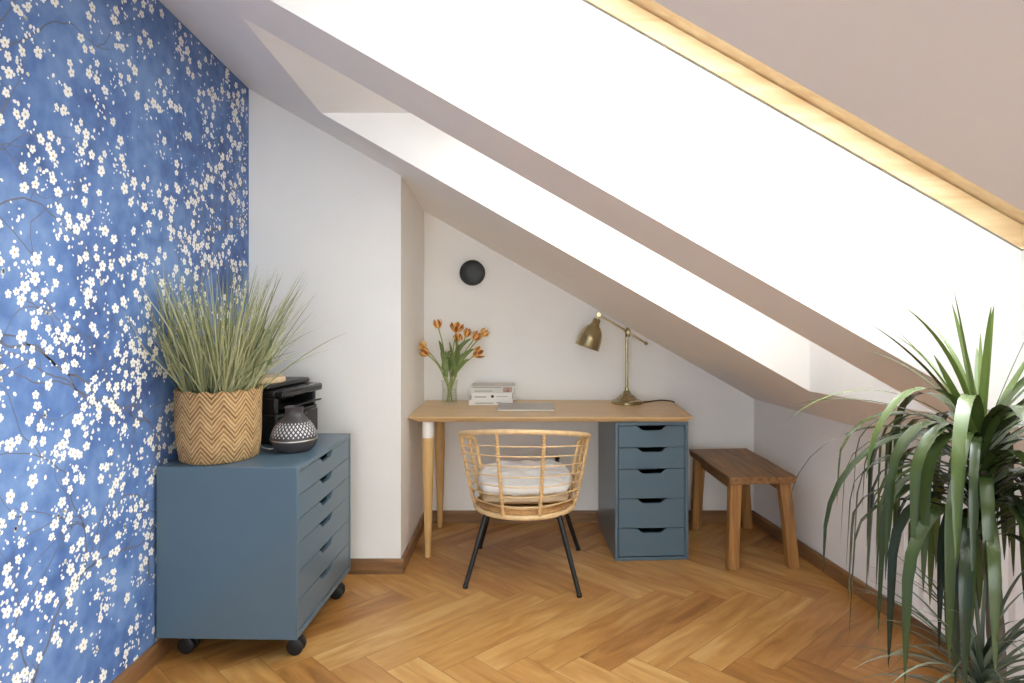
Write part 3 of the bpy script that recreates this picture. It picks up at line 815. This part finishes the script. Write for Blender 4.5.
# printer (front looks to +X)
pr = thing('printer', 'black multifunction printer on the blue cabinet behind the diffuser', 'printer', (-1.155, 2.985, KZ), math.radians(-11))
mb = MB()
mb.box(-.15, -.165, .004, .13, .165, .125); mb.box(-.15, -.165, .125, .02, .165, .195)
mb.box(.02, -.165, .125, .125, -.140, .195); mb.box(.02, .140, .125, .125, .165, .195)
mb.build('body', M['black_plastic'], pr, bevel=.006)
mb = MB(); mb.box(-.152, -.166, .195, .120, .166, .222); mb.build('scanner', M['black_plastic'], pr, bevel=.008)
mb = MB(); mb.box(-.152, -.166, .224, .095, .166, .246); mb.build('scanner_lid', M['black_plastic'], pr, bevel=.008)
mb = MB(); mb.box(.118, -.162, .190, .160, .162, .222); mb.build('control_panel', M['black_gloss'], pr, bevel=.009)
mb = MB(); mb.hexa([(.0, -.13, .127), (.0, .13, .127), (.17, .13, .150), (.17, -.13, .150)], [(.0, -.13, .132), (.0, .13, .132), (.17, .13, .156), (.17, -.13, .156)]); mb.build('output_tray', M['black_plastic'], pr)
mb = MB(); mb.box(.128, -.15, .008, .142, .15, .112); fr_ = mb.build('paper_drawer', M['black_plastic'], pr, bevel=.004)
mb = MB(); mb.box(.1422, -.03, .088, .1426, .005, .096); tag(mb.build('badge', M['silver'], fr_), 'small pale badge')
mb = MB(); mb.box(.1422, -.03, .100, .150, .04, .112); mb.build('drawer_grip', M['black_gloss'], fr_)
for x in (-.12, .1):
    for y in (-.14, .12): mb = MB(); mb.lathe([(.012, 0), (.012, .005)], 12, Matrix.Translation((x, y, 0))); mb.build('foot', M['caster'], pr)
# wooden disc on the printer
mb = MB(); mb.lathe([(.0, .0), (.082, 0), (.086, .004), (.086, .021), (.083, .025), (0, .025)], 40, None, False, False)
tag(mb.build('wooden_lid', M['disc_wood'], None, smooth=40, loc=(-1.16, 2.93, KZ+.246)), 'round pale wooden lid lying on top of the printer', 'lid')
# grey green panel on the pier
gp = thing('wall_canvas', 'small grey green canvas with rounded corner on the white pier behind the grass', 'wall picture', (-1.303, YP, 1.078))
mb = MB(); P = []
w_, h_, r_ = .052, .084, .012
for cx, cz, a0 in ((w_-r_, -h_+r_, -PI/2), (w_-r_, h_-r_, 0), (-w_+r_, h_-r_, PI/2), (-w_+r_, -h_+r_, PI)):
    for k in range(6): P.append((cx+r_*math.cos(a0+PI/2*k/5), 0, cz+r_*math.sin(a0+PI/2*k/5)))
mb.prism(P, (0, -.022, 0)); mb.build('canvas', M['green_panel'], gp, bevel=.002)
# diffuser
DX, DY = -.958, 2.715
df = thing('aroma_diffuser', 'dark grey bulbous aroma diffuser with diamond cutouts at the cabinet front edge', 'diffuser', (DX, DY, KZ))
lo = [(.0, .0), (.062, 0), (.068, .004), (.083, .022), (.0895, .040), (.0905, .046), (0, .046)]
mb = MB(); mb.lathe(lo, 48, None, False, False); mb.build('base', M['ceramic_dark'], df, smooth=50)
mb = MB(); mb.lathe([(.0, .046), (.0915, .046), (.0918, .049), (.0905, .051), (0, .051)], 48, None, False, False); tag(mb.build('seam_band', M['silver'], df, smooth=50), 'thin pale seam line')
dome = [(.0895, .051), (.088, .062), (.083, .078), (.0745, .095), (.063, .112), (.049, .128), (.038, .140), (.0335, .150), (.034, .162), (.037, .172), (.0345, .174), (.030, .160), (.028, .150)]
mb = MB(); mb.lathe(dome, 48, None, False, False); dm = mb.build('dome', M['ceramic_dark'], df, smooth=50)
def domeR(z):
    for (r0, z0), (r1, z1) in zip(dome, dome[1:]):
        if z0 <= z <= z1: return r0+(r1-r0)*(z-z0)/(z1-z0)
    return .03
mb = MB(); rowsz = [.064, .074, .084, .094, .104, .113]; nd = 30
for ri, z in enumerate(rowsz):
    sz = 1.0 if 0 < ri < 5 else .7
    for k in range(nd):
        a = 2*PI*(k+.5*(ri % 2))/nd; da = .062*sz; dz = .0062*sz
        vs = []
        for aa, zz in ((a-da, z), (a, z-dz), (a+da, z), (a, z+dz)):
            r = domeR(zz)+.0007; vs.append((r*math.cos(aa), r*math.sin(aa), zz))
        mb.add(vs, [(0, 1, 2, 3)])
tag(mb.build('diamond_cutouts', M['diffuser_hole'], dm), 'pale diamond openings')
mb = MB(); mb.tube(smoothpath([(-1.043, 2.745, KZ+.004), (-1.06, 2.73, KZ+.003), (-1.09, 2.745, KZ+.003), (-1.13, 2.80, KZ+.003), (-1.15, 2.815, KZ+.003)], 8), .003, 8)
tag(mb.build('power_cord', M['white_plastic'], None, smooth=60), 'short white cord on the cabinet top between basket and diffuser', 'cord')

# basket with grass
BX, BY = -1.199, 2.595
def basket_mat():
    m, nt, b = mat('seagrass_weave')
    tc = N(nt, 'ShaderNodeTexCoord'); sp = N(nt, 'ShaderNodeSeparateXYZ'); nt.links.new(tc.outputs['Object'], sp.inputs[0])
    ang = math_(nt, 'ARCTAN2', sp.outputs[1], sp.outputs[0])
    u = math_(nt, 'MULTIPLY', ang, 12/PI)                       # chevron columns
    pp = math_(nt, 'PINGPONG', u, 1.0)
    v = math_(nt, 'MULTIPLY', sp.outputs[2], 1.0)
    no = N(nt, 'ShaderNodeTexNoise'); no.inputs['Scale'].default_value = 30; nt.links.new(tc.outputs['Object'], no.inputs['Vector'])
    ph = math_(nt, 'ADD', math_(nt, 'MULTIPLY_ADD', pp, .048, v), math_(nt, 'MULTIPLY', no.outputs[0], .010))
    st = math_(nt, 'PINGPONG', math_(nt, 'MULTIPLY', ph, 110.0), 1.0)
    blk = math_(nt, 'PINGPONG', math_(nt, 'MULTIPLY', ph, 28.0), 1.0)
    mixv = math_(nt, 'MULTIPLY_ADD', st, .8, math_(nt, 'MULTIPLY', blk, .2))
    tone = math_(nt, 'ADD', math_(nt, 'MULTIPLY', mixv, .75), math_(nt, 'MULTIPLY', no.outputs[0], .3))
    r = ramp(nt, tone, [(.18, lin(98, 70, 40)), (.45, lin(172, 134, 88)), (.9, lin(214, 182, 134))])
    nt.links.new(r.outputs[0], b.inputs['Base Color']); b.inputs['Roughness'].default_value = .65
    bump(nt, b, mixv, .9, .004); return m
M['basket'] = basket_mat()
gr = thing('potted_grass', 'woven basket planter of tall grey green grass on the blue cabinet', 'potted plant', (BX, BY, KZ))
def wob(p, a, i):
    z = p.z; s = 1+.012*math.sin(3*a+z*20)+.006*math.sin(7*a)
    return Vector((p.x*s, p.y*s, z+(.004*math.sin(16*a) if z > .25 else 0)))
mb = MB(); mb.lathe([(.0, 0), (.130, 0), (.139, .006), (.145, .05), (.149, .1), (.151, .16), (.152, .22), (.1535, .258), (.1545, .264), (.148, .264), (.146, .22), (.14, .1)], 96, None, False, False, wob=wob)
mb.build('basket', M['basket'], gr, smooth=60)
mb = MB(); mb.lathe([(.0, .215), (.07, .222), (.1435, .215)], 32, None, False, False); mb.build('soil', M['soil'], gr, smooth=60)
mb = MB(); tint = []; rg = random.Random(3)
def clampx(p):
    lim = XL-BX+.006
    if p.x < lim: p.x = lim+.0003*rg.random()
    return p
for k in range(420):
    a = rg.uniform(0, 2*PI); r0 = .115*math.sqrt(rg.random()); base = Vector((r0*math.cos(a), r0*math.sin(a), .215))
    az = a+rg.gauss(0, .5); spread = r0/.115*rg.uniform(.25, .62)+abs(rg.gauss(0, .06)); Ln = rg.uniform(.34, .56)*(1 if spread < .45 else .9)
    if k < 14: spread = rg.uniform(.7, 1.0); Ln = rg.uniform(.34, .46); az = rg.choice([0.2, -.3, .4, .1, -.9, .6])+rg.gauss(0, .25)
    el = PI/2-spread; pts = [base.copy()]; p = base.copy(); n = 7; droop = rg.uniform(.0, .06)+.17*max(0, spread-.45)
    for i in range(n):
        p = p+Vector((math.cos(el)*math.cos(az), math.cos(el)*math.sin(az), math.sin(el)))*(Ln/n); el -= droop*(.5+i/n); pts.append(clampx(p.copy()))
    w = rg.uniform(.0018, .0034); t0 = min(1, max(0, rg.gauss(.42, .28)))
    ribbon(mb, tint, pts, lambda t: w*(1-t**2.2)+.0003, Vector((rg.uniform(-1, 1), rg.uniform(-1, 1), .3)), t0, .3)
go = mb.build('grass_blades', M['grass'], gr, smooth=80); set_tint(go, tint)

# ------------------------------------------------------ radiator + dracaena
ra = thing('radiator', 'white ribbed panel radiator on the low right wall behind the leafy plant', 'radiator', (0, 0, 0))
yr0, yr1 = 1.55, 2.62
sl = Vector((.15, -1, 0)).normalized(); nr = Vector((-1, -.15, 0)).normalized()
P0 = Vector((knee(yr1), yr1, 0)); Lr = (yr1-yr0)*1.011
ra.location = P0; ra.rotation_euler.z = math.atan2(sl.y, sl.x)     # local +x runs towards the viewer along the wall, local -y into the room
mb = MB(); 
nrib = 32
prof = []
for k in range(nrib+1):
    x = .01+(Lr-.02)*k/nrib
    prof += [(x, -.085 if k % 2 else -.078)]
vs = [(x, y, z) for z in (.13, .56) for x, y in prof]; n = len(prof)
mb.add(vs, [(i, i+1, n+i+1, n+i) for i in range(n-1)])
mb.box(0, -.08, .11, Lr, -.062, .13); mb.box(0, -.08, .56, Lr, -.062, .58); mb.box(.0, -.078, .11, .01, -.062, .58); mb.box(Lr-.01, -.078, .11, Lr, -.062, .58)
mb.build('front_panel', M['radiator'], ra)
mb = MB(); mb.box(0, -.045, .11, Lr, -.032, .58); mb.build('rear_panel', M['radiator'], ra)
mb = MB(); mb.box(-.002, -.084, .58, Lr+.002, -.028, .588); mb.build('top_grille', M['radiator'], ra, bevel=.002)
for x in (-.002, Lr-.0): mb = MB(); mb.box(x, -.08, .12, x+.003, -.03, .58); mb.build('side_cover', M['radiator'], ra)
for x in (.15, Lr-.15): mb = MB(); mb.box(x-.02, -.033, .2, x+.02, 0, .5); mb.build('bracket', M['radiator'], ra)

PX, PY = .915, 1.37
dr = thing('dracaena', 'tall dracaena with long drooping dark green strap leaves at the right edge', 'plant', (PX, PY, 0))
mb = MB(); mb.lathe([(.0, 0), (.105, 0), (.11, .005), (.135, .28), (.14, .3), (.14, .32), (.13, .32), (.125, .27), (.0, .26)], 40, None, False, False); mb.build('pot', M['terracotta_white'], dr, smooth=40)
mb = MB(); mb.lathe([(0, .285), (.1265, .28)], 32, None, False, False); mb.build('soil', M['soil'], dr)
CR = Vector((-.02, 0, .972))
mb = MB(); tp = smoothpath([(.0, .0, .26), (.012, 0, .5), (.008, .005, .7), (-.01, 0, .88), (-.02, 0, .995)], 10)
mb.tube(tp, lambda t: .0175-.003*t+.0008*math.sin(t*2*PI*26), 12); mb.build('trunk', M['trunk'], dr, smooth=60)
mb = MB(); tint = []; rd = random.Random(12)
def curve(base, az, el, Ln, bend, n=12, kick=0):
    p = base.copy(); pts = [p.copy()]; e = el
    for i in range(n):
        p = p+Vector((math.cos(e)*math.cos(az), math.cos(e)*math.sin(az), math.sin(e)))*(Ln/n)
        t = (i+1)/n; e = max(-PI/2+.06, e-bend*(.35+1.3*t*(1.6-t))/n); pts.append(p.copy())
    return pts
def strap(base, az, el, Ln, bend, w, t0):
    pts = curve(base, az, el, Ln, bend)
    for p in pts:
        X, Y = p.x+PX, p.y+PY
        if not (.93 < Y < 1.7 and X < 1.22): p.z = min(p.z, roof(X, Y)-.03)
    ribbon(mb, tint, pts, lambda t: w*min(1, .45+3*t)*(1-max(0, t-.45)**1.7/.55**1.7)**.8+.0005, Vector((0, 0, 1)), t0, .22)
for k in range(120):
    f = k/120                                        # 0 low old leaves ... 1 young top leaves
    az = k*2.39996+rd.gauss(0, .2)
    base = CR+Vector((0, 0, -.16+.2*f))
    if f < .62: el = rd.uniform(.45, 1.15); bend = rd.uniform(4.0, 5.6); Ln = rd.uniform(.36, .54)
    elif f < .87: el = rd.uniform(.7, 1.2); bend = rd.uniform(3.0, 5.0); Ln = rd.uniform(.38, .52)
    else: el = rd.uniform(.75, 1.5); bend = rd.uniform(.05, .9); Ln = rd.uniform(.24, .36)
    # stay clear of the sloped ceiling beside the shaft
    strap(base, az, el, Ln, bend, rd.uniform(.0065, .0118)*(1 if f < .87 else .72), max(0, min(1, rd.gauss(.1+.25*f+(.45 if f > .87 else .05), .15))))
# leaves the photograph shows plainly: azimuth, rise, length, bend, half width, tint
for az, el, Ln, bend, w, t0 in ((PI+.1, 1.0, .33, .5, .008, .25), (PI-.2, .55, .36, .9, .008, .3), (PI+.5, .95, .46, 2.6, .012, .6), (PI+.9, .9, .55, 3.2, .014, .55),
                                (-1.9, .8, .56, 3.1, .015, .2), (-1.5, .75, .55, 2.9, .016, .1), (-1.2, 1.0, .5, 3.1, .014, .2), (2.0, 1.4, .28, .1, .013, .75), (-1.4, 1.5, .27, .1, .013, .8),
                                (PI, .75, .42, 1.6, .006, .9), (PI+.2, .35, .5, 2.4, .012, .15), (PI-.5, .3, .5, 2.2, .012, .15), (.3, 1.0, .35, 1.4, .012, .3), (-.4, 1.1, .3, .9, .012, .3)):
    strap(CR+Vector((0, 0, .03)), az, el, Ln*1.05, bend, w*.8, t0)
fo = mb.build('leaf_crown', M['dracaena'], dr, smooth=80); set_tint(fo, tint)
# low side shoot with narrow leaves
SH = Vector((-.085, -.10, .605))
mb = MB(); mb.tube(smoothpath([(.01, .01, .27), (-.02, -.03, .36), (-.07, -.08, .46), tuple(SH)], 6), .009, 10); ss = mb.build('side_shoot', M['trunk'], dr, smooth=60)
mb = MB(); tint = []
for k in range(95):
    az = k*2.39996; f = k/95; el = .1+1.2*f+rd.gauss(0, .1); Ln = rd.uniform(.19, .29)
    pts = curve(SH+Vector((0, 0, -.07+.07*f)), az, el, Ln, rd.uniform(.7, 1.6), 8); w = rd.uniform(.003, .0052)
    ribbon(mb, tint, pts, lambda t: w*(1-t**2)+.0004, Vector((0, 0, 1)), max(0, min(1, rd.gauss(.4, .3))), .2)
so_ = mb.build('side_shoot_leaves', M['spiky'], ss, smooth=80); set_tint(so_, tint)

# ---------------------------------------------------------------- light, camera
SKY_BASE, SKY_SIDE, SKY_REAR = 1.0, 14.0, 3.0
w = bpy.data.worlds.new('overcast_sky'); bpy.context.scene.world = w; w.use_nodes = True
bg = w.node_tree.nodes['Background']; bg.inputs[0].default_value = (.95, .98, 1.0, 1); bg.inputs[1].default_value = 1.0
nt = w.node_tree; tc = N(nt, 'ShaderNodeTexCoord'); sky = SKY_BASE
for d_, st_ in (((.58, .68, .5), SKY_SIDE), ((.1, -1, .3), SKY_REAR)):        # two bright lobes added to the sky to fill the room
    dp = N(nt, 'ShaderNodeVectorMath', operation='DOT_PRODUCT')
    dp.inputs[1].default_value = Vector(d_).normalized(); nt.links.new(tc.outputs['Generated'], dp.inputs[0])
    lobe = math_(nt, 'POWER', math_(nt, 'MAXIMUM', dp.outputs['Value'], 0.0), 3.0)
    sky = math_(nt, 'MULTIPLY_ADD', lobe, st_, sky)
nt.links.new(sky, bg.inputs[1])
cam = bpy.data.cameras.new('camera'); co = bpy.data.objects.new('camera', cam); C.objects.link(co)
co.location = (0, 0, EYE); co.rotation_euler = (PI/2, 0, 0)
cam.sensor_width = 36; cam.lens = F/1024*36; cam.clip_start = .05
cam.shift_x = -(CX-512)/1024; cam.shift_y = -(341.5-CY)/1024
sc = bpy.context.scene; sc.camera = co
sc.view_settings.view_transform = 'Standard'; sc.view_settings.look = 'None'
sc.view_settings.exposure = 0.98; sc.view_settings.gamma = 1; sc.view_settings.use_curve_mapping = False
sc.cycles.use_denoising = True; sc.cycles.max_bounces = 14; sc.cycles.diffuse_bounces = 10; sc.cycles.transparent_max_bounces = 16
sc.cycles.sample_clamp_indirect = 8
